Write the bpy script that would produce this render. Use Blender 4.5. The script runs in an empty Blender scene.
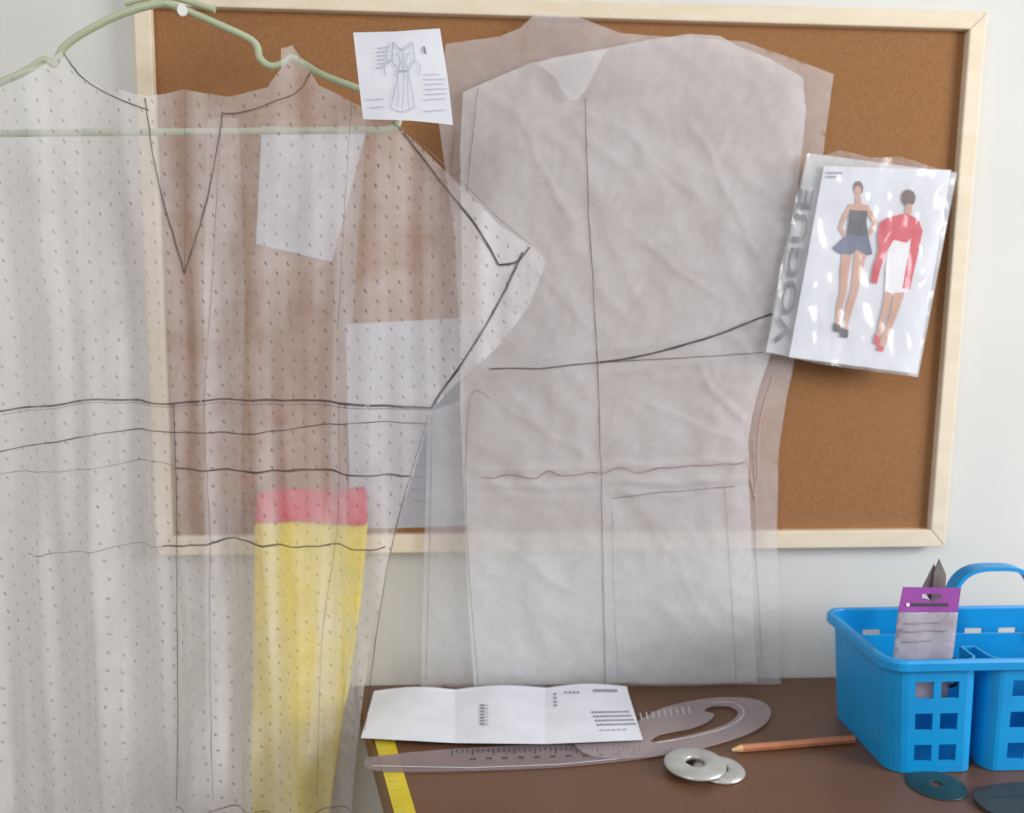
import bpy, math, random
from mathutils import Vector, Matrix, noise
from mathutils.geometry import delaunay_2d_cdt
random.seed(4)
S=bpy.context.scene
COL=S.collection
# ---------------------------------------------------------------- camera solve
F=853.0; D=0.95; ZT=0.75
u=Vector((60,7357,853)).normalized()
x_=Vector((14268,-17.5,-853)).normalized()
x_=(x_-u*x_.dot(u)).normalized()
y_=u.cross(x_)
R=Matrix((x_,y_,u))          # camera -> world
def ray(px,py): return R@Vector(((px-512)/F,-(py-406.5)/F,-1))
r=ray(600,680); ZC=ZT-r.z*(D/r.y)
CAM=Vector((0,-D,ZC))
def onY(px,py,y):
    r=ray(px,py); return CAM+r*((y+D)/r.y)
def onZ(px,py,z):
    r=ray(px,py); return CAM+r*((z-ZC)/r.z)
cd=bpy.data.cameras.new('camera'); cam=bpy.data.objects.new('camera',cd); COL.objects.link(cam)
cd.sensor_width=36; cd.sensor_fit='HORIZONTAL'; cd.lens=F*36/1024
cam.matrix_world=Matrix.Translation(CAM)@R.to_4x4(); cd.clip_start=0.01
cd.dof.use_dof=True; cd.dof.focus_distance=.75; cd.dof.aperture_fstop=3.8
S.camera=cam
S.view_settings.view_transform='Standard'
# ---------------------------------------------------------------- materials
def lin(c):
    return tuple([(v/255/12.92 if v/255<=0.04045 else ((v/255+0.055)/1.055)**2.4) for v in c])+(1,)
def newmat(n):
    m=bpy.data.materials.new(n); m.use_nodes=True; nt=m.node_tree; nt.nodes.clear()
    o=nt.nodes.new('ShaderNodeOutputMaterial'); return m,nt,o
def simple(n,c,c2=None,rough=0.6,scale=40,metal=0,alpha=1,spec=0.4,bump=0,stretch=(1,1,1),trans=0):
    m,nt,o=newmat(n); b=nt.nodes.new('ShaderNodeBsdfPrincipled'); nt.links.new(b.outputs[0],o.inputs[0])
    b.inputs['Roughness'].default_value=rough; b.inputs['Metallic'].default_value=metal
    b.inputs['Specular IOR Level'].default_value=spec; b.inputs['Alpha'].default_value=alpha
    tc=nt.nodes.new('ShaderNodeTexCoord'); mp=nt.nodes.new('ShaderNodeMapping'); mp.inputs['Scale'].default_value=stretch
    nz=nt.nodes.new('ShaderNodeTexNoise'); nz.inputs['Scale'].default_value=scale; nz.inputs['Detail'].default_value=6
    nt.links.new(tc.outputs['Object'],mp.inputs[0]); nt.links.new(mp.outputs[0],nz.inputs['Vector'])
    rp=nt.nodes.new('ShaderNodeValToRGB'); rp.color_ramp.elements[0].position=.35; rp.color_ramp.elements[1].position=.65
    c2=c2 or tuple(min(255,v*1.04) for v in c)
    rp.color_ramp.elements[0].color=lin(c); rp.color_ramp.elements[1].color=lin(c2)
    nt.links.new(nz.outputs['Fac'],rp.inputs[0]); nt.links.new(rp.outputs[0],b.inputs['Base Color'])
    if bump:
        bp=nt.nodes.new('ShaderNodeBump'); bp.inputs['Strength'].default_value=bump; bp.inputs['Distance'].default_value=.002
        nt.links.new(nz.outputs['Fac'],bp.inputs['Height']); nt.links.new(bp.outputs[0],b.inputs['Normal'])
    return m
def paper(n,c,op,opvar=0.1,dots=False,crinkle=.6,streak=0,tmix=.28,cdist=.003):
    m,nt,o=newmat(n); N=nt.nodes.new; L=nt.links.new
    tr=N('ShaderNodeBsdfTransparent'); df=N('ShaderNodeBsdfDiffuse'); tl=N('ShaderNodeBsdfTranslucent')
    mx=N('ShaderNodeMixShader'); mx.inputs[0].default_value=tmix; L(df.outputs[0],mx.inputs[1]); L(tl.outputs[0],mx.inputs[2])
    out=N('ShaderNodeMixShader'); L(tr.outputs[0],out.inputs[1]); L(mx.outputs[0],out.inputs[2]); L(out.outputs[0],o.inputs[0])
    tc=N('ShaderNodeTexCoord')
    def M(op_,a,b=None):
        k=N('ShaderNodeMath'); k.operation=op_
        for i,v in enumerate((a,b)):
            if v is None: continue
            if isinstance(v,(int,float)): k.inputs[i].default_value=v
            else: L(v,k.inputs[i])
        return k.outputs[0]
    nz=N('ShaderNodeTexNoise'); nz.inputs['Scale'].default_value=16; nz.inputs['Detail'].default_value=8; nz.inputs['Roughness'].default_value=.62
    nz.inputs['Distortion'].default_value=.8
    L(tc.outputs['Object'],nz.inputs['Vector'])
    rp=N('ShaderNodeMapRange'); rp.inputs[1].default_value=.3; rp.inputs[2].default_value=.7
    rp.inputs[3].default_value=op-opvar; rp.inputs[4].default_value=op+opvar
    L(nz.outputs['Fac'],rp.inputs[0])
    facout=rp.outputs[0]
    if streak:
        mp=N('ShaderNodeMapping'); mp.inputs['Scale'].default_value=(30,1,2.0); L(tc.outputs['Object'],mp.inputs[0])
        n3=N('ShaderNodeTexNoise'); n3.inputs['Scale'].default_value=1; n3.inputs['Detail'].default_value=4; L(mp.outputs[0],n3.inputs['Vector'])
        facout=M('ADD',facout,M('MULTIPLY',M('SUBTRACT',n3.outputs['Fac'],.5),streak))
    if crinkle:
        n4=N('ShaderNodeTexNoise'); n4.noise_type='RIDGED_MULTIFRACTAL'; n4.inputs['Scale'].default_value=10; n4.inputs['Detail'].default_value=4
        n4.inputs['Distortion'].default_value=.3
        mp4=N('ShaderNodeMapping'); mp4.inputs['Rotation'].default_value=(0,.6,0); mp4.inputs['Scale'].default_value=(1.7,1,.8)
        L(tc.outputs['Object'],mp4.inputs[0]); L(mp4.outputs[0],n4.inputs['Vector'])
        bp=N('ShaderNodeBump'); bp.inputs['Strength'].default_value=crinkle; bp.inputs['Distance'].default_value=cdist
        L(n4.outputs['Fac'],bp.inputs['Height']); L(bp.outputs[0],df.inputs['Normal'])
    n2=N('ShaderNodeTexNoise'); n2.inputs['Scale'].default_value=180; n2.inputs['Detail'].default_value=3
    L(tc.outputs['Object'],n2.inputs['Vector'])
    cr=N('ShaderNodeValToRGB'); cr.color_ramp.elements[0].position=.3; cr.color_ramp.elements[1].position=.7
    cr.color_ramp.elements[0].color=lin(tuple(v*.97 for v in c)); cr.color_ramp.elements[1].color=lin(c)
    L(n2.outputs['Fac'],cr.inputs[0])
    colout=cr.outputs[0]
    if dots:
        n5=N('ShaderNodeTexNoise'); n5.inputs['Scale'].default_value=11; n5.inputs['Detail'].default_value=2; L(tc.outputs['Object'],n5.inputs['Vector'])
        sc=N('ShaderNodeSeparateColor'); L(n5.outputs['Color'],sc.inputs[0])
        sp=N('ShaderNodeSeparateXYZ'); L(tc.outputs['Object'],sp.inputs[0])
        X=M('ADD',sp.outputs[0],M('MULTIPLY',sc.outputs[0],.016)); Z=M('ADD',sp.outputs[2],M('MULTIPLY',sc.outputs[1],.010))
        PX,PZ=.0205,.0090
        zz=M('DIVIDE',Z,PZ); row=M('FLOOR',zz)
        off=M('MULTIPLY',M('FLOORED_MODULO',row,2.0),.5)
        fu=M('SUBTRACT',M('FRACT',M('ADD',M('DIVIDE',X,PX),off)),.5)
        fv=M('SUBTRACT',M('FRACT',zz),.5)
        a=M('MULTIPLY',fu,PX); b=M('MULTIPLY',fv,PZ)
        a2=M('ADD',a,M('MULTIPLY',b,.35))
        d=M('ADD',M('POWER',M('ABSOLUTE',M('DIVIDE',a2,.0009)),2.0),M('POWER',M('ABSOLUTE',M('DIVIDE',b,.0018)),2.0))
        msk=M('MAXIMUM',M('SUBTRACT',1.0,M('MULTIPLY',d,.5)),0.0)
        msk=M('MULTIPLY',msk,M('ADD',M('MULTIPLY',nz.outputs['Fac'],1.2),.08))
        mc=N('ShaderNodeMix'); mc.data_type='RGBA'; mc.clamp_factor=True; L(msk,mc.inputs[0]); L(colout,mc.inputs[6]); mc.inputs[7].default_value=lin((72,58,62))
        colout=mc.outputs[2]
        facout=M('MAXIMUM',facout,M('MULTIPLY',msk,.85))
    L(colout,df.inputs[0]); L(colout,tl.inputs[0]); L(facout,out.inputs[0])
    return m
M_wall=simple('wall_paint',(212,212,208),(217,217,212),.9,6,spec=.1)
M_cork=simple('cork',(142,102,68),(158,115,79),.95,520,spec=.05,bump=.12)
M_pine=simple('pale_wood',(222,208,182),(230,217,194),.6,20,stretch=(1,1,3))
M_table=simple('brown_laminate',(104,74,54),(112,80,59),.38,8,spec=.4)
M_tedge=simple('dark_edge',(60,45,38),(74,56,46),.6,30)
M_floor=simple('floor_boards',(120,95,70),(140,110,85),.6,9,stretch=(1,8,1))
M_green=simple('pale_green_plastic',(172,182,150),(182,192,160),.4,20)
M_white=simple('white_plastic',(225,226,224),None,.5,20)
M_hang=paper('dotted_tracing_paper',(248,246,248),.36,.10,True,.4,.75)
M_bodo=paper('thin_tracing_paper',(240,239,242),.42,.08,crinkle=.6)
M_bod=paper('tracing_paper',(238,238,240),.60,.07,crinkle=.9,cdist=.005)
M_fac=paper('facing_tracing_paper',(238,238,240),.42,.06)
M_pencil=paper('pencil_mark',(84,76,80),.74,.24,crinkle=0,tmix=0)
M_pencil2=paper('faint_pencil_mark',(128,120,124),.60,.24,crinkle=0,tmix=0)
M_red=simple('red_pencil_mark',(190,154,152),(206,178,176),.9,200)
M_redf=paper('faint_red_crumple',(168,130,130),.55,.35,crinkle=0,tmix=0)
M_card=simple('white_card',(222,224,232),(231,233,240),.8,30)
M_sheet=paper('printed_sheet_paper',(222,226,236),.90,.08,crinkle=.3,streak=.35)
M_print=paper('pinned_white_paper',(226,228,236),.90,.08,crinkle=.3)
M_ink=simple('ink',(70,70,78),None,.8,30)
M_inkg=simple('grey_ink',(140,142,150),None,.8,30)
M_inkl=simple('pale_ink',(178,184,196),None,.8,30)
M_letter=simple('letter_ink',(84,82,88),None,.8,30)
M_letter2=simple('grey_letter_ink',(78,80,88),(104,106,114),.5,90)
M_skin=simple('printed_skin',(205,155,130),None,.8,30)
M_black=simple('printed_black',(50,48,58),None,.8,30)
M_blue2=simple('printed_blue',(75,85,120),None,.8,30)
M_redp=simple('printed_red',(210,34,58),(222,44,66),.8,60)
M_whitep=simple('printed_white',(240,240,244),None,.8,30)
M_hair=simple('printed_hair',(95,60,50),None,.8,30)
M_film=simple('clear_crinkled_film',(225,228,232),None,.12,30,alpha=.22,spec=1.0)
M_blue=simple('blue_plastic',(8,146,214),(14,156,224),.35,20,spec=.5)
M_purple=simple('purple_card',(150,70,160),(160,82,170),.6,30)
M_pack=simple('clear_lilac_packet',(172,164,176),(190,184,194),.25,60,alpha=.9)
M_steel=simple('steel',(190,190,186),(212,212,208),.32,40,metal=.5)
M_rule=simple('clear_mauve_plastic',(188,172,174),(198,182,184),.15,20,alpha=.46,spec=.8)
M_rule2=simple('smoky_ruler_plastic',(160,140,143),(172,152,155),.15,20,alpha=.52,spec=.8)
M_yellow=simple('yellow_tape',(206,184,40),(220,200,60),.6,30)
M_bagy=paper('yellow_paper',(250,230,70),.76,.16,crinkle=.3,streak=1.1,tmix=.1)
M_bagp=paper('pink_red_paper',(232,56,86),.62,.2,crinkle=.3,streak=.9,tmix=.1)
M_wood=simple('cedar_orange',(178,112,80),(192,128,94),.5,60)
M_woodl=simple('bare_wood',(214,176,130),None,.7,60)
M_teal=simple('teal_plastic',(36,78,86),(44,92,100),.3,30,alpha=.55)
M_dark=simple('dark_plastic',(56,56,54),(64,68,66),.4,30)
# ---------------------------------------------------------------- helpers
def link(o,parent=None,label=None,cat=None,kind=None,group=None):
    COL.objects.link(o)
    if parent: o.parent=parent
    if label: o['label']=label
    if cat: o['category']=cat
    if kind: o['kind']=kind
    if group: o['group']=group
    return o
def mk(name,verts,faces,mats,mi=None,smooth=False,**k):
    me=bpy.data.meshes.new(name); me.from_pydata([tuple(v) for v in verts],[],faces)
    for m in mats: me.materials.append(m)
    if mi:
        for p,i in zip(me.polygons,mi): p.material_index=i
    if smooth:
        for p in me.polygons: p.use_smooth=True
    me.update()
    return link(bpy.data.objects.new(name,me),**k)
def empty(name,loc,**k):
    e=bpy.data.objects.new(name,None); e.location=loc; e.empty_display_size=.02
    link(e,**k); return e
def setp(o,e):
    o.parent=e; o.matrix_parent_inverse=Matrix.Translation(e.location).inverted(); return o
def solid(o,t,off=0):
    m=o.modifiers.new('s','SOLIDIFY'); m.thickness=t; m.offset=off; return o
def bevel(o,w,seg=2):
    m=o.modifiers.new('b','BEVEL'); m.width=w; m.segments=seg; m.limit_method='ANGLE'; return o
def box(name,a,b,mat,bw=0,**k):
    x0,y0,z0=a;x1,y1,z1=b
    v=[(x0,y0,z0),(x1,y0,z0),(x1,y1,z0),(x0,y1,z0),(x0,y0,z1),(x1,y0,z1),(x1,y1,z1),(x0,y1,z1)]
    f=[(0,3,2,1),(4,5,6,7),(0,1,5,4),(1,2,6,5),(2,3,7,6),(3,0,4,7)]
    o=mk(name,v,f,[mat],**k)
    if bw: bevel(o,bw)
    return o
def tube(name,pts,rad,mat,closed=False,**k):
    c=bpy.data.curves.new(name,'CURVE'); c.dimensions='3D'; c.bevel_depth=rad; c.bevel_resolution=3; c.use_fill_caps=True
    s=c.splines.new('POLY'); s.points.add(len(pts)-1)
    for p,q in zip(s.points,pts): p.co=(q[0],q[1],q[2],1)
    s.use_cyclic_u=closed
    t=bpy.data.objects.new('t',c); COL.objects.link(t); dg=bpy.context.evaluated_depsgraph_get()
    me=bpy.data.meshes.new_from_object(t.evaluated_get(dg)); bpy.data.objects.remove(t)
    me.name=name; me.materials.clear(); me.materials.append(mat)
    for p in me.polygons: p.use_smooth=True
    return link(bpy.data.objects.new(name,me),**k)
def smoothpts(pts,n=8,closed=False):
    P=[Vector(p) for p in pts]; out=[]; L=len(P); rng=range(L if closed else L-1)
    for i in rng:
        g=lambda j: P[j%L] if closed else P[max(0,min(L-1,j))]
        a,b,c,d=g(i-1),g(i),g(i+1),g(i+2)
        for k in range(n):
            t=k/n
            out.append(.5*((2*b)+(c-a)*t+(2*a-5*b+4*c-d)*t*t+(3*b-a-3*c+d)*t**3))
    if not closed: out.append(P[-1])
    return out
def inpoly(p,poly):
    c=False; n=len(poly); x,y=p
    for i in range(n):
        x1,y1=poly[i]; x2,y2=poly[(i+1)%n]
        if (y1>y)!=(y2>y) and x<(x2-x1)*(y-y1)/(y2-y1)+x1: c=not c
    return c
def tri(poly,step=None,holes=()):
    vs=[];es=[]
    def addloop(lp):
        pts=[]
        for i in range(len(lp)):
            a=Vector(lp[i]);b=Vector(lp[(i+1)%len(lp)])
            n=max(1,int((b-a).length/step)) if step else 1
            for k in range(n): pts.append(a.lerp(b,k/n))
        s=len(vs); vs.extend(pts)
        for i in range(len(pts)): es.append((s+i,s+(i+1)%len(pts)))
    addloop(poly)
    for h in holes: addloop(h)
    if step:
        xs=[p[0] for p in poly]; ys=[p[1] for p in poly]
        i=0; y=min(ys)
        while y<max(ys):
            x=min(xs)+(step/2 if i%2 else 0)
            while x<max(xs):
                if inpoly((x,y),poly) and not any(inpoly((x,y),h) for h in holes): vs.append(Vector((x,y)))
                x+=step
            y+=step*.87; i+=1
    V,E,Fc,_,_,_=delaunay_2d_cdt(vs,es,[],0,1e-6)
    out=[]
    for f in Fc:
        c=sum((V[i] for i in f),Vector((0,0)))/len(f)
        if inpoly(c,poly) and not any(inpoly(c,h) for h in holes):
            a,b,d=V[f[0]],V[f[1]],V[f[2]]
            if abs((b-a).cross(d-a))<1e-9: continue
            f=tuple(f)
            if (b-a).cross(d-a)<0: f=tuple(reversed(f))
            out.append(f)
    return V,out
def ribbon(pts,w):
    vs=[];fs=[]; n=len(pts)
    for i,p in enumerate(pts):
        a=pts[max(0,i-1)];b=pts[min(n-1,i+1)]
        ww=w*(.75+.5*abs(noise.noise(Vector((p.x*40,p.y*40,3.3)))*1.6)) if n>12 else w
        t=(b-a).normalized(); nn=Vector((-t.y,t.x))*ww/2
        vs+= [p+nn,p-nn]
        if i: fs.append((2*i-2,2*i-1,2*i+1,2*i))
    return vs,fs
def flat(x,z): return 0.0
def sheet(name,outpx,y0,fold,mats,step=.009,lines=(),polys=(),zmin=None,off=.0013,holes=(),**k):
    """paper sheet hanging parallel to the wall, outline traced at depth y0"""
    w=lambda p:(lambda q:(q.x,q.z))(onY(p[0],p[1],y0))
    cl=lambda q:(q[0],max(q[1],zmin)) if zmin is not None else q
    poly=[cl(w(p)) for p in outpx]
    V,Fc=tri(poly,step,[[w(p) for p in h] for h in holes])
    vs=[(v.x,y0+fold(v.x,v.y),v.y) for v in V]; fs=list(Fc); mi=[0]*len(fs)
    for pts,wd,m in lines:
        P=smoothpts([Vector(cl(w(p))) for p in pts],10) if len(pts)>2 else [Vector(cl(w(pts[0]))).lerp(Vector(cl(w(pts[1]))),i/40) for i in range(41)]
        P=[p+Vector((noise.noise(Vector((p.x*30,p.y*30,i)))*.0008,noise.noise(Vector((p.y*30,p.x*30,7)))*.0012)) for i,p in enumerate(P)]
        rv,rf=ribbon(P,wd); s=len(vs)
        vs+=[(v.x,y0+fold(v.x,v.y)-off,v.y) for v in rv]
        fs+=[tuple(s+i for i in f) for f in rf]; mi+=[m]*len(rf)
    for j,(pp,m) in enumerate(polys):
        s=len(vs); Q=[w(p) for p in pp]; V2,F2=tri(Q)
        vs+=[(v.x,y0+fold(v.x,v.y)-off-j*.00004,v.y) for v in V2]
        fs+=[tuple(s+i for i in f) for f in F2]; mi+=[m]*len(F2)
    o=mk(name,vs,fs,mats,mi,**k)
    if fold is not flat:
        for p in o.data.polygons:
            if p.material_index==0: p.use_smooth=True
    return o
def plate(name,outpx,z0,th,mats,holes=(),polys=(),lines=(),smooth_out=True,**k):
    """thin plate lying on the table"""
    w=lambda p:(lambda q:(q.x,q.y))(onZ(p[0],p[1],z0+th))
    V,up=tri([w(p) for p in outpx],None,[[w(p) for p in h] for h in holes])
    n=len(V); vs=[(v.x,v.y,z0+th) for v in V]+[(v.x,v.y,z0) for v in V]
    cnt={}
    for f in up:
        for i in range(len(f)): cnt[(f[i],f[(i+1)%len(f)])]=1
    fs=list(up)+[tuple(n+i for i in reversed(f)) for f in up]
    for (a,b) in cnt:
        if (b,a) not in cnt: fs.append((b,a,a+n,b+n))
    mi=[0]*len(fs)
    for pts,wd,m in lines:
        rv,rf=ribbon([Vector(w(p)) for p in pts],wd); s=len(vs)
        vs+=[(v.x,v.y,z0+th+.0003) for v in rv]; fs+=[tuple(s+i for i in f) for f in rf]; mi+=[m]*len(rf)
    return mk(name,vs,fs,mats,mi,**k)
# ---------------------------------------------------------------- room shell
box('wall_back',(-2.2,0,0),(2.2,.12,2.6),M_wall,kind='structure')
box('floor',(-2.2,-2.6,-.05),(2.2,0,0),M_floor,kind='structure')
# ---------------------------------------------------------------- cork board
co=[(132,-12),(988,11),(945,547),(156,556)]
ci=[(150,5),(970,29),(931,530),(171,537)]
FY=-.018
O=[onY(*p,FY) for p in co]; I=[onY(*p,FY) for p in ci]
cen=sum(O,Vector())/4
board=empty('cork_board',(cen.x,-.001,min(o.z for o in O)),label='rectangular cork pinboard with pale wooden frame on the wall',cat='pinboard')
def prism(name,q,y0,y1,mat,bw=0):
    v=[(p.x,y0,p.z) for p in q]+[(p.x,y1,p.z) for p in q]
    f=[(3,2,1,0),(4,5,6,7),(0,1,5,4),(1,2,6,5),(2,3,7,6),(3,0,4,7)]
    o=mk(name,v,f,[mat])
    if bw: bevel(o,bw)
    return setp(o,board)
prism('cork_panel',[I[0]+Vector((-.004,0,.004)),I[1]+Vector((.004,0,.004)),I[2]+Vector((.004,0,-.004)),I[3]+Vector((-.004,0,-.004))],-.001,-.009,M_cork)
for i in range(4):
    j=(i+1)%4
    prism('frame_rail',[O[i],O[j],I[j],I[i]],-.001,FY,M_pine,.0015)
# ---------------------------------------------------------------- papers pinned on board, seen through the hanging pattern
sheet('pinned_paper',[(262,126),(366,132),(332,262),(256,244)],-.0105,flat,[M_print],label='small white paper pinned to the cork board',cat='paper')
tl=[]
for i in range(6):
    y=440+i*12; tl.append(([(412,y),(440-(i*7)%17,y+1)],.0010,1))
sheet('printed_instruction_sheet',[(346,324),(462,318),(466,526),(400,528),(350,528)],-.0105,flat,[M_sheet,M_inkl],lines=tl,label='pale blue printed sheet pinned to the cork board',cat='paper')
# ---------------------------------------------------------------- yellow and pink bag behind the hanging pattern
def bagpart(name,px,mat,e):
    q=[onY(*p,-.045) for p in px]
    n=len(q)
    v=[(p.x,-.045+.004*math.sin(i),p.z) for i,p in enumerate(q)]+[(p.x,-.026,p.z) for p in q]
    o=mk(name,v,[tuple(range(n-1,-1,-1)),tuple(range(n,2*n))]+[(i,(i+1)%n,n+(i+1)%n,n+i) for i in range(n)],[mat]); bevel(o,.002); return setp(o,e)
b0=onY(305,900,-.035)
bag=empty('shopping_bag',b0,label='yellow paper bag with pink-red top band hanging on wall',cat='bag')
bagpart('bag_body',[(254,524),(300,521),(366,526),(360,600),(346,700),(334,780),(318,900),(252,900),(250,760),(253,650)],M_bagy,bag)
bagpart('bag_top_band',[(256,496),(275,491),(320,493),(364,490),(366,525.5),(300,520.5),(254,523.5)],M_bagp,bag)
# ---------------------------------------------------------------- bodice pattern on the board
def wr(x,z,s=1.0):
    a=noise.noise(Vector((x*11,z*13,2.3)))*.004+abs(noise.noise(Vector((x*26+z*14,z*26,5.1))))*.0038+abs(noise.noise(Vector((x*60-z*40,z*44,1.1))))*.0022
    return a*s
wp=onY(600,362,-.034); XW,ZW=wp.x,wp.z
def clamp(v,m): return m*math.tanh(v/m)
# pressed-in fold ridges: (px start, px end, height, width)
CR=[((490,372),(598,352),.0018,.003),((602,356),(770,318),.0030,.005),((610,372),(760,356),.0016,.003),
    ((484,470),(745,462),.0026,.0030),((486,488),(740,480),.0026,.003),((486,500),(745,492),.0014,.003),
    ((640,240),(720,300),.0014,.003),((690,120),(760,260),.0014,.003),((520,120),(575,230),.0014,.003),
    ((500,230),(590,330),.0012,.003),((610,120),(690,190),.0012,.003),((640,400),(735,440),.0013,.003),
    ((500,400),(580,450),.0013,.003),((650,520),(720,640),.0010,.003),((500,540),(580,600),.0010,.003),
    ((690,360),(748,430),.0016,.003),((760,90),(700,170),.0012,.003),((520,600),(570,660),.001,.003)]
CRW=[]
for a,b,h,w_ in CR:
    A_=onY(*a,-.0345);B_=onY(*b,-.0345); CRW.append((Vector((A_.x,A_.z)),Vector((B_.x,B_.z)),h,w_))
def creases(x,z):
    t=0; p=Vector((x+noise.noise(Vector((x*25,z*25,9)))*.008,z+noise.noise(Vector((x*25,z*25,3)))*.008))
    for a,b,h,w_ in CRW:
        d=b-a; k=(p-a).dot(d)/d.length_squared
        if k<-.1 or k>1.1: continue
        e=max(0,min(1,(k+.1)*5,(1.1-k)*5)); q=(p-a-d*k).length
        if q<4*w_: t+=h*e*math.exp(-(q/w_)**2)
    return t
def f_out(x,z): return clamp(wr(x,z,.8)-.001,.0038)
def f_in(x,z): return clamp(wr(x+.7,z,.8)-.0010-creases(x,z),.0050)
bod=empty('bodice_pattern',(wp.x,-.03,ZT+.003),label='grey translucent tracing-paper dress pattern pinned on cork board',cat='sewing pattern')
outer=[(446,44),(500,36),(520,28),(538,11),(575,16),(620,33),(660,36),(745,42),(834,74),(828,120),(812,230),(800,330),(786,400),(779,450),(777,530),(781,684),(421,688),(424,560),(428,412),(462,400),(459,330),(455,240),(437,110)]
o=sheet('backing_layer',outer,-.0255,f_out,[M_bodo,M_pencil,M_red,M_pencil2],zmin=ZT+.001,
 lines=[([(758,390),(748,430),(750,470),(756,500)],.0022,2),([(773,375),(760,425),(758,480)],.0014,2),
        ([(752,440),(756,560),(762,660)],.0009,3),([(432,415),(430,520),(426,680)],.0009,3),
        ([(455,130),(452,175),(470,160)],.0009,3)])
setp(o,bod)
inner=[(463,92),(490,80),(528,64),(560,57),(610,48),(650,40),(690,34),(720,36),(738,46),(770,58),(803,78),(806,110),(800,170),(790,250),(774,345),(756,400),(748,440),(750,490),(753,600),(757,682),(474,686),(468,600),(463,470),(460,400),(462,250),(460,150)]
jag=[(482+i*11,478-i*.6+5*noise.noise(Vector((i*.9,3.1,0)))*1.6) for i in range(25)]
o=sheet('front_layer',inner,-.0345,f_in,[M_bod,M_pencil,M_pencil2,M_redf],zmin=ZT+.001,step=.0045,
 lines=[([(585,98),(588,200),(597,360),(601,500),(605,683)],.0011,1),
        ([(600,362),(640,356),(700,340),(772,314)],.0024,1),
        ([(489,368),(540,368),(600,362)],.0015,1),([(600,362),(680,358),(762,352)],.0010,1),
        (jag,.0016,3),
        ([(612,498),(660,492),(690,490),(735,486)],.0011,2),
        ([(490,398),(470,400),(466,520),(478,684)],.0009,2),([(725,488),(730,580),(736,683)],.0006,2),
        ([(478,88),(470,160),(466,200)],.0012,2),([(612,510),(614,600),(618,683)],.0005,2)])
setp(o,bod)
o=sheet('neck_facing',[(538,64),(550,58),(580,53),(606,50),(600,62),(592,78),(586,90),(578,99),(570,100),(563,92),(556,78),(546,70)],-.0425,lambda x,z:wr(x,z,.5),[M_fac]); setp(o,bod)
# ---------------------------------------------------------------- hanger
HY=-.088
hg=empty('clothes_hanger',onY(165,0,HY),label='pale green plastic clothes hanger with bottom bar',cat='clothes hanger')
def hp(l,y=HY,n=6,sm=True):
    q=[onY(a,b,y) for a,b in l]; return smoothpts(q,n) if sm else q
setp(tube('hanger_arm',hp([(165,3),(190,12),(222,26),(248,38),(257,46),(260,58),(270,66),(282,64),(292,58),(304,64),(325,76),(372,94),(395,108),(398,124),(385,130)]),.0034,M_green),hg)
setp(tube('hanger_arm',hp([(165,3),(140,8),(112,18),(85,32),(70,42),(62,50),(54,64),(44,60),(20,74),(-40,100),(-62,114),(-64,126),(-50,134)]),.0034,M_green),hg)
setp(tube('hanger_bar',[onY(-50,134,HY),onY(385,130,HY)],.0034,M_green),hg)
setp(tube('hanger_neck_rib',hp([(125,3),(165,-4),(215,10)]),.0030,M_green),hg)
hk=[(165,0),(165,-45),(180,-62),(198,-75),(200,-98),(180,-114),(155,-106),(150,-92)]
setp(tube('hanger_hook',hp(hk),.003,M_green),hg)
q=onY(184,12,HY)
bpy_pts=[(q.x+.0045*math.cos(t*math.pi/6),HY-.0062,q.z+.0055*math.sin(t*math.pi/6)) for t in range(12)]
vs=bpy_pts+[(p[0],HY-.003,p[2]) for p in bpy_pts]
setp(mk('hanger_screw',vs,[tuple(range(11,-1,-1))]+[(i,(i+1)%12,12+(i+1)%12,12+i) for i in range(12)],[M_white]),hg)
nt_=onY(180,-105,HY)
tube('wall_nail',[(nt_.x,.0,nt_.z),(nt_.x,-.1,nt_.z)],.0022,M_steel,label='small steel nail in the wall holding the hanger',cat='nail')
# ---------------------------------------------------------------- hanging dotted pattern
def hf(x,z):
    k=min(1,max(0,(1.28-z)/.35))
    ph=noise.noise(Vector((x*6,z*3,4.4)))*2.2
    d=.0085*math.sin(x*62+1.0+z*2+ph)+.0048*math.sin(x*121+.4-z*3+ph*1.6)+.0026*math.sin(x*230+z*5+ph)
    return d*(.4+.85*k)+noise.noise(Vector((x*9,z*4,.3)))*.005+noise.noise(Vector((x*30,z*12,1.3)))*.0022
HS=-.118
dress=empty('dotted_dress_pattern',onY(200,960,HS),label='translucent dotted paper dress pattern with pencil lines draped on hanger',cat='sewing pattern')
hang=[(-70,118),(-30,95),(0,80),(30,70),(62,52),(75,72),(105,88),(150,98),(184,90),(225,96),(268,88),(282,70),(282,50),(292,45),(304,62),(318,84),(345,98),(392,120),(420,146),(465,190),(500,225),(532,246),(547,260),(530,305),(500,345),(462,378),(432,410),(418,460),(405,500),(392,548),(383,590),(372,640),(364,690),(358,740),(352,800),(345,960),(-90,960)]
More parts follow.
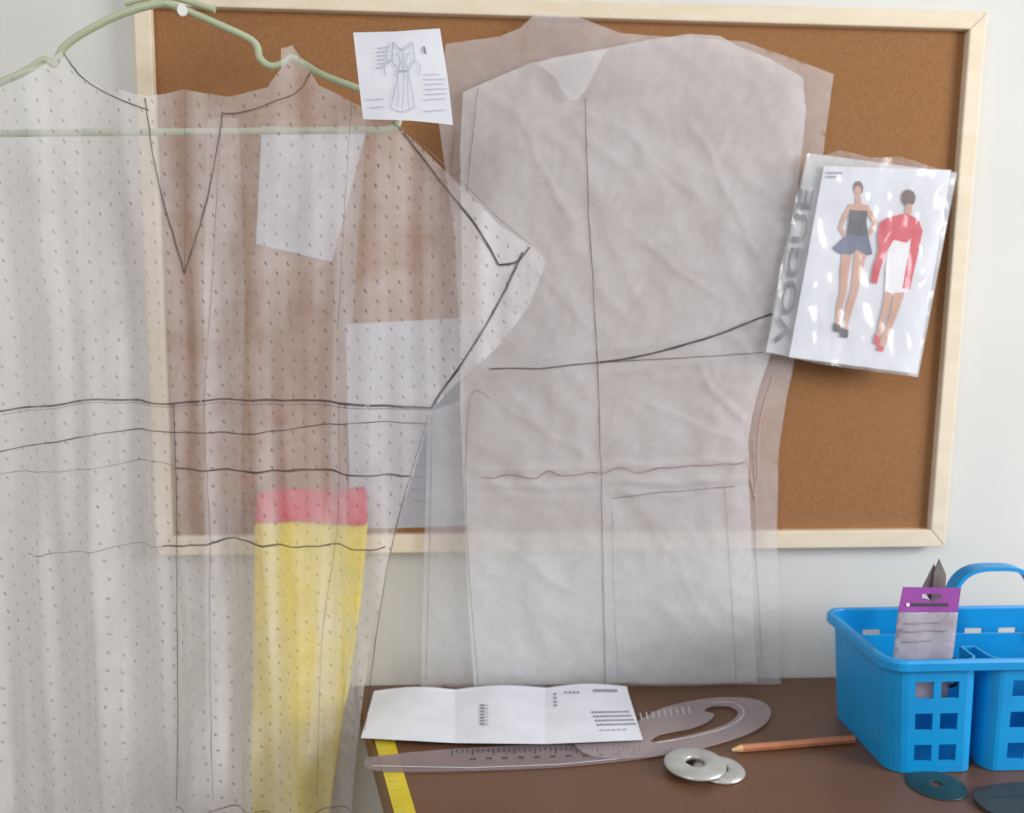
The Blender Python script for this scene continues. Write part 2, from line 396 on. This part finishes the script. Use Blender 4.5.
LN=[([(64,54),(85,80),(120,100),(152,112)],.0015,1),
    ([(310,72),(296,92),(262,108),(224,114)],.0015,1),
    ([(148,100),(158,170),(172,230),(184,274)],.0013,1),([(184,274),(200,225),(214,165),(223,112)],.0013,1),
    ([(186,95),(186,180),(184,272)],.0008,2),
    ([(404,134),(440,180),(475,225),(499,265)],.0026,1),([(499,265),(516,262),(530,247)],.0024,1),
    ([(523,252),(500,300),(470,350),(440,395),(431,409)],.0026,1),
    ([(392,124),(440,160),(495,215),(530,244)],.0009,2),
    ([(-80,420),(0,412),(60,404),(100,399),(160,403),(240,400),(330,402),(430,408)],.0022,1),
    ([(0,416),(60,407),(100,402),(160,406),(240,404),(330,406),(430,410)],.0008,2),
    ([(-80,470),(0,452),(60,441),(110,432),(160,430),(230,434),(300,428),(370,421),(428,424)],.0012,1),
    ([(-80,480),(0,474),(90,468),(150,460),(178,464)],.0008,2),
    ([(178,466),(230,472),(300,470),(360,474),(410,474)],.0020,1),
    ([(165,545),(230,542),(300,545),(355,549),(386,546)],.0020,1),
    ([(20,558),(90,548),(165,545)],.0009,2),
    ([(176,404),(179,500),(178,650),(177,800)],.0010,1),([(176,806),(230,811),(300,814),(350,812)],.0012,1),
    ([(340,404),(336,520),(322,640),(316,800)],.0007,2),([(222,120),(212,260),(205,400),(212,560),(214,800)],.0006,2),
    ([(431,409),(412,470),(392,545),(376,640),(364,740)],.0009,1),([(352,90),(345,200),(338,330)],.0006,2)]
o=sheet('front_panel',hang,HS,hf,[M_hang,M_pencil,M_pencil2],step=.006,lines=LN); setp(o,dress)
M_pleat=paper('pleat_tracing_paper',(248,246,248),.26,.06,False,.3,.35)
def hb(x,z): return hf(x,z)+.0035
for px in ([(206,118),(236,116),(244,300),(238,500),(240,960),(212,960),(206,520),(202,300)],
           [(338,110),(366,118),(352,330),(346,520),(334,700),(322,960),(296,960),(312,690),(328,470),(334,300)],
           [(40,80),(78,86),(84,400),(92,960),(52,960),(44,400)],
           [(112,96),(140,98),(150,400),(168,960),(124,960),(118,400)]):
    o=sheet('pleat',px,HS,hb,[M_pleat],step=.010); setp(o,dress)
# ---------------------------------------------------------------- sketch card
dl=[([(393,42),(392,60),(398,72),(394,92),(390,108)],.0008,2),([(412,42),(414,60),(408,72),(412,92),(414,108)],.0008,2),
    ([(393,42),(402,50),(412,42)],.0007,2),([(398,72),(408,72)],.0009,2),([(392,60),(384,66),(386,76)],.0007,2),([(414,60),(420,66),(418,76)],.0007,2),
    ([(390,108),(402,112),(414,108)],.0007,2),([(402,50),(403,80),(402,110)],.0006,2),([(396,74),(398,92),(396,108)],.0006,2),([(408,74),(407,92),(409,108)],.0006,2),
    ([(396,52),(400,62),(398,70)],.0006,2),([(409,52),(405,62),(407,70)],.0006,2),([(388,44),(386,54),(388,62)],.0006,2),([(424,47),(425,53)],.0022,1)]
for i,(a,b,y) in enumerate([(378,388,48),(376,387,52),(377,386,56),(377,386,60),(378,386,64),(376,385,68),(424,440,76),(424,446,81),(425,444,86),(426,448,91),(426,447,96),(424,446,101),(370,384,108),(366,384,100),(424,446,112)]):
    dl.append(([(a,y),(b,y-1)],.0006,2))
sheet('sketch_card',[(353,32),(397,32),(440,29),(448,80),(453,125),(410,121),(363,119),(358,76)],-.137,lambda x,z:.002*math.sin(x*40),[M_card,M_inkg,M_inkl],lines=dl,
      label='white card with pencil dress sketch pinned over pattern shoulder',cat='card')
# ---------------------------------------------------------------- pattern envelope in plastic bag
EY=-.0460
ep=empty('pattern_envelope',onY(855,375,EY),label='sewing pattern envelope with two printed figures in clear plastic',cat='sewing pattern envelope')
def fig(cx,cy,rx,ry,n=14): return [(cx+rx*math.cos(2*math.pi*i/n),cy+ry*math.sin(2*math.pi*i/n)) for i in range(n)]
A=[M_card,M_skin,M_black,M_blue2,M_redp,M_whitep,M_hair,M_inkg]
polys=[(fig(858,188,5,7),6),(fig(857.5,191,3.4,5),1),([(855.5,195),(860,195),(861,205),(855,205)],1),
 ([(848,204),(868,205),(870,212),(846,211)],1),
 ([(847,208),(842,216),(838,228),(845,240),(847,237),(842,228),(846,218),(850,213)],1),
 ([(868,207),(874,216),(878,224),(868,238),(865,235),(873,224),(869,217),(865,212)],1),
 ([(849,210),(867,211),(866,222),(868,236),(846,235),(848,222)],2),
 ([(846,235),(868,236),(872,254),(866,256),(857,249),(848,257),(836,252),(832,248)],3),
 ([(855,250),(866,255),(861,275),(858,290),(851,312),(846,332),(842,330),(846,306),(851,288),(853,268)],1),
 ([(842,254),(851,255),(848,275),(846,292),(841,312),(839,326),(835,325),(836,308),(840,290),(840,272)],1),
 ([(833,323),(840,325),(841,333),(833,331)],2),([(841,328),(848,330),(847,338),(839,337)],2),
 (fig(908,198,7,8.5),6),([(905.5,204),(911,204),(911,214),(905,214)],1),
 ([(888,240),(912,236),(906,262),(905,294),(895,297),(884,293),(886,264)],5),
 ([(893,293),(904,292),(899,308),(894,320),(886,342),(882,350),(878,347),(884,330),(890,312)],1),
 ([(885,291),(892,294),(888,310),(883,325),(879,340),(875,338),(878,324),(882,308)],1),
 ([(874,334),(880,338),(878,346),(873,343)],4),([(878,344),(884,348),(882,352),(876,350)],4),
 ([(880,222),(890,217),(906,213),(918,220),(922,232),(912,236),(906,243),(893,240),(886,252),(880,268),(876,284),(870,282),(873,266),(878,250),(877,234)],4),
 ([(911,234),(922,230),(918,250),(913,272),(909,290),(902,288),(905,270),(909,252)],4)]
polys+=[([(826,172),(842,172.5),(842,174),(826,173.5)],7),([(826,176),(836,176.5),(836,178),(826,177.5)],7)]
o=sheet('envelope_front',[(824,166),(951,170),(917,374),(789,357)],EY,flat,A,step=None,polys=polys,off=.0008); setp(o,ep)
def pf(x,z): return min(.0050,noise.noise(Vector((x*45,z*45,1)))*.0045+abs(noise.noise(Vector((x*80,z*30,4))))*.0040)
o=sheet('plastic_bag',[(808,152),(822,156),(840,150),(870,158),(900,156),(930,166),(957,172),(950,210),(937,280),(925,340),(918,377),(870,371),(820,364),(766,352),(775,300),(785,250),(797,195)],EY-.0088,pf,[M_film],step=.0045); setp(o,ep)
o=sheet('plastic_bag_back',[(808,153),(957,173),(918,377),(766,352)],EY+.0045,flat,[simple('bag_back_film',(222,225,228),(196,200,206),.3,90,alpha=.7)],step=None); setp(o,ep)
fc=bpy.data.curves.new('txt','FONT'); fc.body='VOGUE'; fc.size=1; fc.align_x='LEFT'; fc.offset=.012
t=bpy.data.objects.new('t',fc); COL.objects.link(t); dg=bpy.context.evaluated_depsgraph_get()
me=bpy.data.meshes.new_from_object(t.evaluated_get(dg)); bpy.data.objects.remove(t)
xs=[v.co.x for v in me.vertices]; X0,X1=min(xs),max(xs)
pa=onY(788,346,EY); pb=onY(814,190,EY); ax=(pb-pa); ay=Vector((-ax.z,0,ax.x)).normalized()*.021
for v in me.vertices:
    tt=(v.co.x-X0)/(X1-X0); h_=v.co.y
    v.co=pa+ax*tt+ay*h_; v.co.y=EY+.0022
me.materials.clear(); me.materials.append(M_letter2); me.name='envelope_lettering'
setp(link(bpy.data.objects.new('envelope_lettering',me)),ep)
# ---------------------------------------------------------------- table
bl=onZ(354,681,ZT); fl=onZ(391,813,ZT)
dx=(fl.x-bl.x)/(fl.y-bl.y)
yf=-.62
tb=empty('work_table',(.45,-.3,0),label='dark brown wooden work table against the wall',cat='table')
def slab(name,q,z0,z1,mat,bw):
    v=[(a,b,z0) for a,b in q]+[(a,b,z1) for a,b in q]
    o=mk(name,v,[(3,2,1,0),(4,5,6,7),(0,1,5,4),(1,2,6,5),(2,3,7,6),(3,0,4,7)],[mat]); bevel(o,bw); return setp(o,tb)
xl=lambda y:bl.x+dx*(y-bl.y)
slab('table_top',[(xl(yf),yf),(1.15,yf),(1.15,-.002),(xl(-.002),-.002)],ZT-.028,ZT,M_table,.002)
slab('table_apron',[(xl(yf)+.05,yf+.05),(1.1,yf+.05),(1.1,-.04),(xl(0)+.08,-.04)],ZT-.10,ZT-.0285,M_tedge,.002)
for (a,b) in [(xl(yf)+.06,yf+.06),(1.04,yf+.06),(1.04,-.1),(xl(-.1)+.06,-.1)]:
    slab('table_leg',[(a,b),(a+.05,b),(a+.05,b+.05),(a,b+.05)],0,ZT-.1005,M_tedge,.003)
# ---------------------------------------------------------------- yellow tape measure along table edge
def tapew(p): return onZ(p[0],p[1],ZT+.0004)
L_=[(374,738),(380,760),(388,790),(399,830),(413,880)]; R_=[(394,738),(400,760),(409,790),(421,830),(437,880)]
vs=[];fs=[]
for a,b in zip(L_,R_): vs+=[tapew(a),tapew(b)]
for i in range(len(L_)-1): fs.append((2*i,2*i+2,2*i+3,2*i+1))
mi=[0]*len(fs)
for k in range(28):
    t=k/28*(len(L_)-1); i=int(t); f_=t-i
    a=Vector(vs[2*i]).lerp(vs[2*i+2],f_); b=Vector(vs[2*i+1]).lerp(vs[2*i+3],f_); a2=a.lerp(b,.1); b2=a.lerp(b,.3 if k%2 else .5)
    d_=(vs[2*i+2]-vs[2*i]).normalized()*.0006; s=len(vs)
    up=Vector((0,0,.0001)); vs+=[a2+up,b2+up,b2+d_+up,a2+d_+up]; fs.append((s,s+1,s+2,s+3)); mi.append(1)
mk('tape_measure',vs,fs,[M_yellow,M_inkg],mi,label='yellow tape measure lying along the table edge',cat='tape measure')
# ---------------------------------------------------------------- rulers
RZ=ZT+.0007
hip=[(366,759),(385,755),(450,749),(540,744),(600,741),(646,741),(668,746),(664,753),(640,758),(560,766),(470,770),(400,771),(369,768)]
hip=[(p.x,p.y) for p in smoothpts([Vector((a,b)) for a,b in hip],4,True)]
tk=[]
for i in range(37):
    x=452+i*5.2
    tk.append(([(x,749.5-(x-452)*.02),(x,753-(x-452)*.02+(2.5 if i%4==0 else 0))],.0012,1))
for i in range(11): tk.append(([(470+i*16,759-i*.5),(476+i*16,759-i*.5)],.0032,1))
tk.append(([(372,766),(470,768),(560,764.5),(640,757)],.0010,2))
plate('hip_curve_ruler',hip,RZ,.0014,[M_rule2,M_letter,M_card],lines=tk,label='long narrow smoky plastic ruler with tick marks on table',cat='ruler')
rout=[(575,736),(630,724),(660,709),(695,700),(735,697),(763,702),(771,713),(762,726),(735,738),(690,750),(640,757),(590,755)]
rout=[(p.x,p.y) for p in smoothpts([Vector((a,b)) for a,b in rout],4,True)]
hole=[(652,742),(690,735),(724,725),(738,714),(730,706),(712,706),(704,711),(714,714),(708,721),(690,728),(660,734)]
hole=[(p.x,p.y) for p in smoothpts([Vector((a,b)) for a,b in hole],3,True)]
tk=[([(640+i*6,713-i*.8),(642+i*6,720-i*.8)],.0008,1) for i in range(9)]
tk.append(([(p.x,p.y) for p in smoothpts([Vector(a) for a in [(656,743),(692,737),(728,727),(744,714),(734,703),(712,703)]],5)],.0011,1))
plate('french_curve',rout,RZ+.0017,.0012,[M_rule,M_card],holes=[hole],lines=tk,label='clear plastic french curve with hooked cutout on table',cat='ruler')
# ---------------------------------------------------------------- folded instruction sheet lying on ruler
PZ_=ZT+.0050
def pz(t,s): return PZ_+.004*abs(math.sin(t*math.pi*3))*(1-s*.5)
top=[(376,684),(455,681),(545,681),(625,682)]; bot=[(361,738),(455,743),(545,744),(643,740)]
vs=[];fs=[];mi=[]
NU,NV=30,6
def edge(L,t):
    k=t*3; i=min(2,int(k)); f_=k-i; return (L[i][0]*(1-f_)+L[i+1][0]*f_, L[i][1]*(1-f_)+L[i+1][1]*f_)
def PP(t,s,lift=0):
    a=edge(top,t); b=edge(bot,t); p=(a[0]*(1-s)+b[0]*s,a[1]*(1-s)+b[1]*s)
    q=onZ(p[0],p[1],pz(t,s)+.007*(1-s)); q.y=min(q.y,-.044); q.z+=lift; return q
for j in range(NV+1):
    for i in range(NU+1): vs.append(PP(i/NU,j/NV))
for j in range(NV):
    for i in range(NU):
        a=j*(NU+1)+i; fs.append((a,a+NU+1,a+NU+2,a+1)); mi.append(0)
def dash(t0,t1,s0,s1,m):
    s=len(vs); vs.extend([PP(t0,s0,.0005),PP(t0,s1,.0005),PP(t1,s1,.0005),PP(t1,s0,.0005)]); fs.append((s,s+1,s+2,s+3)); mi.append(m)
for i in range(4): dash(.745+.016*i,.755+.016*i,.17,.20,1)
for i in range(10): dash(.86+.010*i,.867+.010*i,.13,.18,1)
for r_ in range(4):
    for i in range(12): dash(.84+.012*i+.004*r_,.849+.012*i+.004*r_,.50+.07*r_,.53+.07*r_,1)
for i in range(5): dash(.86+.02*i,.875+.02*i,.80,.83,2)
for i in range(7): dash(.425,.443,.38+.05*i,.41+.05*i,1)
for i in range(6): dash(.448,.455,.38+.06*i,.41+.06*i,2)
for i in range(4): dash(.70,.712,.2+.06*i,.23+.06*i,1)
mk('folded_instruction_sheet',vs,fs,[M_card,M_inkg,M_inkl],mi,smooth=False,label='folded white instruction sheet with small print on table',cat='paper')
# ---------------------------------------------------------------- pattern weights
def washer(name,cx,cy,R1,r1,zb,label):
    c=onZ(cx,cy,zb); prof=[(r1,0),(R1,0),(R1+.0008,.0012),(R1-.0008,.0030),(R1-.004,.0042),(r1+.004,.0046),(r1+.0008,.0040),(r1,.003)]
    n=40; vs=[];fs=[]
    for i in range(n):
        a=2*math.pi*i/n
        for rr,zz in prof: vs.append((c.x+rr*math.cos(a),c.y+rr*math.sin(a),zb+zz))
    m=len(prof)
    for i in range(n):
        for j in range(m):
            k=(j+1)%m; i2=(i+1)%n; fs.append((i*m+j,i2*m+j,i2*m+k,i*m+k))
    return mk(name,vs,fs,[M_steel],smooth=True,label=label,cat='pattern weight',group='metal pattern weights on the table')
washer('pattern_weight',719,771,.0235,.008,ZT+.0004,'small round silver metal pattern weight beside the pencil')
washer('pattern_weight',695,765,.0285,.009,ZT+.0054,'larger silver metal pattern weight overlapping another weight')
# ---------------------------------------------------------------- pencil
pA=onZ(854,739,ZT+.0042); pB=onZ(742,748,ZT+.0042); pC=onZ(727,751,ZT+.0036)
pe=empty('pencil',(pA+pB)/2-Vector((0,0,.004)),label='orange-brown wooden pencil lying on the table',cat='pencil')
def cone(name,a,b,ra,rb,mat,n=6,smooth=False):
    d=(b-a).normalized(); s=d.orthogonal().normalized(); t=d.cross(s); vs=[]
    for c,r_ in ((a,ra),(b,rb)):
        for i in range(n):
            g=2*math.pi*i/n; vs.append(c+s*r_*math.cos(g)+t*r_*math.sin(g))
    return mk(name,vs,[tuple(range(n-1,-1,-1)),tuple(range(n,2*n))]+[(i,(i+1)%n,n+(i+1)%n,n+i) for i in range(n)],[mat],smooth=smooth)
setp(cone('pencil_shaft',pA,pB,.0038,.0038,M_wood),pe)
pm=pB.lerp(pC,.7)
setp(cone('pencil_point',pB,pm,.0037,.0012,M_woodl),pe); setp(cone('pencil_lead',pm,pC,.0012,.0002,M_ink),pe)
# ---------------------------------------------------------------- blue caddy
HR=.112
ft=onZ(880,662,ZT+HR); bt=onZ(837,611,ZT+HR)
xL=(ft.x+bt.x)/2; yF=ft.y; yB=bt.y
W=.285; NX=.012; pod=(W-2*NX)/3
cad=empty('storage_caddy',(xL+W/2,(yF+yB)/2,ZT),label='bright blue plastic carry caddy with square holes and handle',cat='basket')
cxm,cym=xL+W/2,(yF+yB)/2
def corner(cx,cy,r_,a0,a1,n=5): return [(cx+r_*math.cos(math.radians(a0+(a1-a0)*i/n)),cy+r_*math.sin(math.radians(a0+(a1-a0)*i/n))) for i in range(n+1)]
rc=.018
per=[]
per+=corner(xL+rc,yB-rc,rc,90,180)
for k in range(3):
    x0=xL+k*(pod+NX); x1=x0+pod; r1=rc if k==0 else .012; r2=rc if k==2 else .012
    per+=corner(x0+r1,yF+r1,r1,180,270); per+=corner(x1-r2,yF+r2,r2,270,360)
    if k<2: per+=[(x1,yF+.03),(x1+NX,yF+.03)]
per+=corner(xL+W-rc,yB-rc,rc,0,90)
n=len(per)
def tap(p,v):
    s=.945+.055*v; return Vector((cxm+(p[0]-cxm)*s,cym+(p[1]-cym)*s,ZT+.0008+HR*v))
vs=[];fs=[]
def addq(a,b,v0,v1):
    s=len(vs); vs.extend([tap(a,v0),tap(b,v0),tap(b,v1),tap(a,v1)]); fs.append((s,s+1,s+2,s+3))
rows=[0,.10,.25,.38,.53,.66,.81,1.0]
for i in range(n):
    a=Vector(per[i]); b=Vector(per[(i+1)%n]); L=(b-a).length
    horiz=abs(a.y-b.y)<1e-5 and L>.03
    side=abs(a.x-b.x)<1e-5 and L>.05
    if horiz or side:
        if side: nh=4; hw=.014
        elif L<.1: nh=2; hw=.0175
        else: nh=6; hw=.020
        g=(L-nh*hw)/(nh+1)
        ub=[0]
        for k in range(nh): ub+=[(g+k*(hw+g))/L,(g+k*(hw+g)+hw)/L]
        ub.append(1)
        for j in range(len(rows)-1):
            for k in range(len(ub)-1):
                if j%2==1 and k%2==1 and not (side and j<7): continue
                addq(a.lerp(b,ub[k]),a.lerp(b,ub[k+1]),rows[j],rows[j+1])
    else:
        for j in range(len(rows)-1): addq(a,b,rows[j],rows[j+1])
s=len(vs); vs+= [tap(p,0) for p in per]; fs.append(tuple(range(s,s+n)))
import bmesh
o=mk('caddy_body',vs,fs,[M_blue]); bm=bmesh.new(); bm.from_mesh(o.data); bmesh.ops.remove_doubles(bm,verts=bm.verts,dist=1e-5); bmesh.ops.recalc_face_normals(bm,faces=bm.faces); bm.to_mesh(o.data); bm.free()
solid(o,.0022,-1); setp(o,cad)
rim=corner(xL+rc,yB-rc,rc,90,180)+corner(xL+rc,yF+rc,rc,180,270)+corner(xL+W-rc,yF+rc,rc,270,360)+corner(xL+W-rc,yB-rc,rc,0,90)
def outw(p,d): return (cxm+(p[0]-cxm)*(1+d/(W/2)),cym+(p[1]-cym)*(1+d/.07))
prof=[(.0,-.001),(.001,.0015),(.0045,.0015),(.0062,-.001),(.0062,-.008),(.0048,-.008),(.0046,-.002),(.001,-.001)]
vs=[];fs=[]; m=len(prof); nr=len(rim)
for p in rim:
    for d_,z in prof:
        q=outw(p,d_); vs.append((q[0],q[1],ZT+.0008+HR+z))
for i in range(nr):
    for j in range(m):
        k=(j+1)%m; i2=(i+1)%nr; fs.append((i*m+j,i2*m+j,i2*m+k,i*m+k))
setp(mk('caddy_rim',vs,fs,[M_blue]),cad)
o=box('caddy_divider',(xL+.008,cym+.012,ZT+.004),(xL+W-.008,cym+.0145,ZT+HR-.006),M_blue); setp(o,cad)
hx0=onY(947,590,cym+.013).x; hw_=.096; z0h=ZT+HR-.01
ztop=onY(990,567,cym+.013).z
Hs=[]
for i in range(41):
    th=math.pi*(1-i/40); c_=math.cos(th); s_=math.sin(th)
    Hs.append(Vector((hx0+hw_/2+hw_/2*math.copysign(abs(c_)**.62,c_),cym+.013,z0h+(ztop-z0h)*s_**.62)))
vs=[];fs=[]
for i,p in enumerate(Hs):
    a=Hs[max(0,i-1)];b=Hs[min(len(Hs)-1,i+1)]; t_=(b-a).normalized(); nn=Vector((-t_.z,0,t_.x))*.002
    for yy,sg in ((-.008,1),(.008,1),(.008,-1),(-.008,-1)): vs.append(p+nn*sg+Vector((0,yy,0)))
    if i:
        for j in range(4):
            k=(j+1)%4; fs.append(((i-1)*4+j,(i-1)*4+k,i*4+k,i*4+j))
fs+=[(3,2,1,0),tuple(len(vs)-4+i for i in range(4))]
o=mk('caddy_handle',vs,fs,[M_blue]); setp(o,cad)
# ---------------------------------------------------------------- packet in the caddy
KY=yF+.016
pk=empty('notion_packet',onY(925,690,KY),label='small packet with purple header card standing in blue caddy',cat='packet')
o=sheet('header_card',[(903,587),(961,588),(957.5,612),(898,612)],KY,flat,[M_purple,M_ink,M_whitep],step=.02,holes=[[(922,594),(942,594),(942,598),(936,599),(932,602),(928,599),(922,598)]],
   polys=[([(911,603),(948,603),(948,606),(911,606)],1),([(906,603),(909,603),(909,606),(906,606)],2)],off=.0006); solid(o,.0006); setp(o,pk)
o=sheet('packet_body',[(898.5,612.3),(957.5,612.3),(946,705),(888,705)],KY,lambda x,z:.001*math.sin(x*160),[M_pack,M_inkg],step=.008,lines=[([(905,622),(940,623)],.0008,1),([(904,630),(946,631)],.0008,1),([(903,640),(932,641)],.0008,1)]); solid(o,.0006); setp(o,pk)
# ---------------------------------------------------------------- thread snips in the caddy (points up)
SY=KY+.018
M_dull=simple('dull_steel',(120,115,112),(150,145,140),.35,40,metal=.5)
sn=empty('thread_snips',onY(935,690,SY),label='small metal thread snips with pointed blades in caddy',cat='scissors')
for nm,px,dy in (('snip_blade',[(939,559),(946,575),(944,600),(938,660),(930,660),(931,600),(934,572)],0),('snip_blade',[(934,564),(938,575),(938,600),(950,660),(942,662),(930,600),(922,588)],.002)):
    o=sheet(nm,px,SY+dy,flat,[M_dull],step=.01); solid(o,.0012); setp(o,sn)
for cx in (927,950):
    pts=[onY(cx+11*math.cos(t*math.pi/8),672+14*math.sin(t*math.pi/8),SY) for t in range(16)]
    setp(tube('snip_handle',pts,.002,M_dark,closed=True),sn)
# ---------------------------------------------------------------- teal disc and dark case on the table
w=washer('plastic_disc',936,785,.0255,.005,ZT+.0004,'translucent teal plastic disc lying on the table by the caddy')
w.data.materials.clear(); w.data.materials.append(M_teal); w['category']='plastic disc'; del w['group']
for v in w.data.vertices: v.co.z=ZT+.0004+(v.co.z-ZT-.0004)*.4
lid=[(974,793),(990,785),(1030,782),(1060,788),(1060,815),(1020,818),(992,812),(978,803)]
plate('plastic_case',[(p.x,p.y) for p in smoothpts([Vector(a) for a in lid],4,True)],ZT+.0005,.003,[M_dark,M_teal],lines=[([(985,797),(1040,794)],.002,1)],label='flat dark teal plastic case on table beside the caddy',cat='plastic case')
# ---------------------------------------------------------------- lights
w=bpy.data.worlds.new('world'); S.world=w; w.use_nodes=True
bg=w.node_tree.nodes['Background']; bg.inputs[0].default_value=(.96,.97,.99,1); bg.inputs[1].default_value=.52
def area(name,loc,tgt,size,e,c):
    l=bpy.data.lights.new(name,'AREA'); l.energy=e; l.size=size; l.color=c
    o=bpy.data.objects.new(name,l); COL.objects.link(o); o.location=loc
    o.rotation_euler=(Vector(tgt)-Vector(loc)).to_track_quat('-Z','Y').to_euler()
area('window_light',(2.1,-1.15,1.6),(0,0,1.05),.9,46,(.99,.99,1))
area('room_light',(-1.2,-2.0,2.4),(0,0,1.0),.9,15,(1,.98,.95))
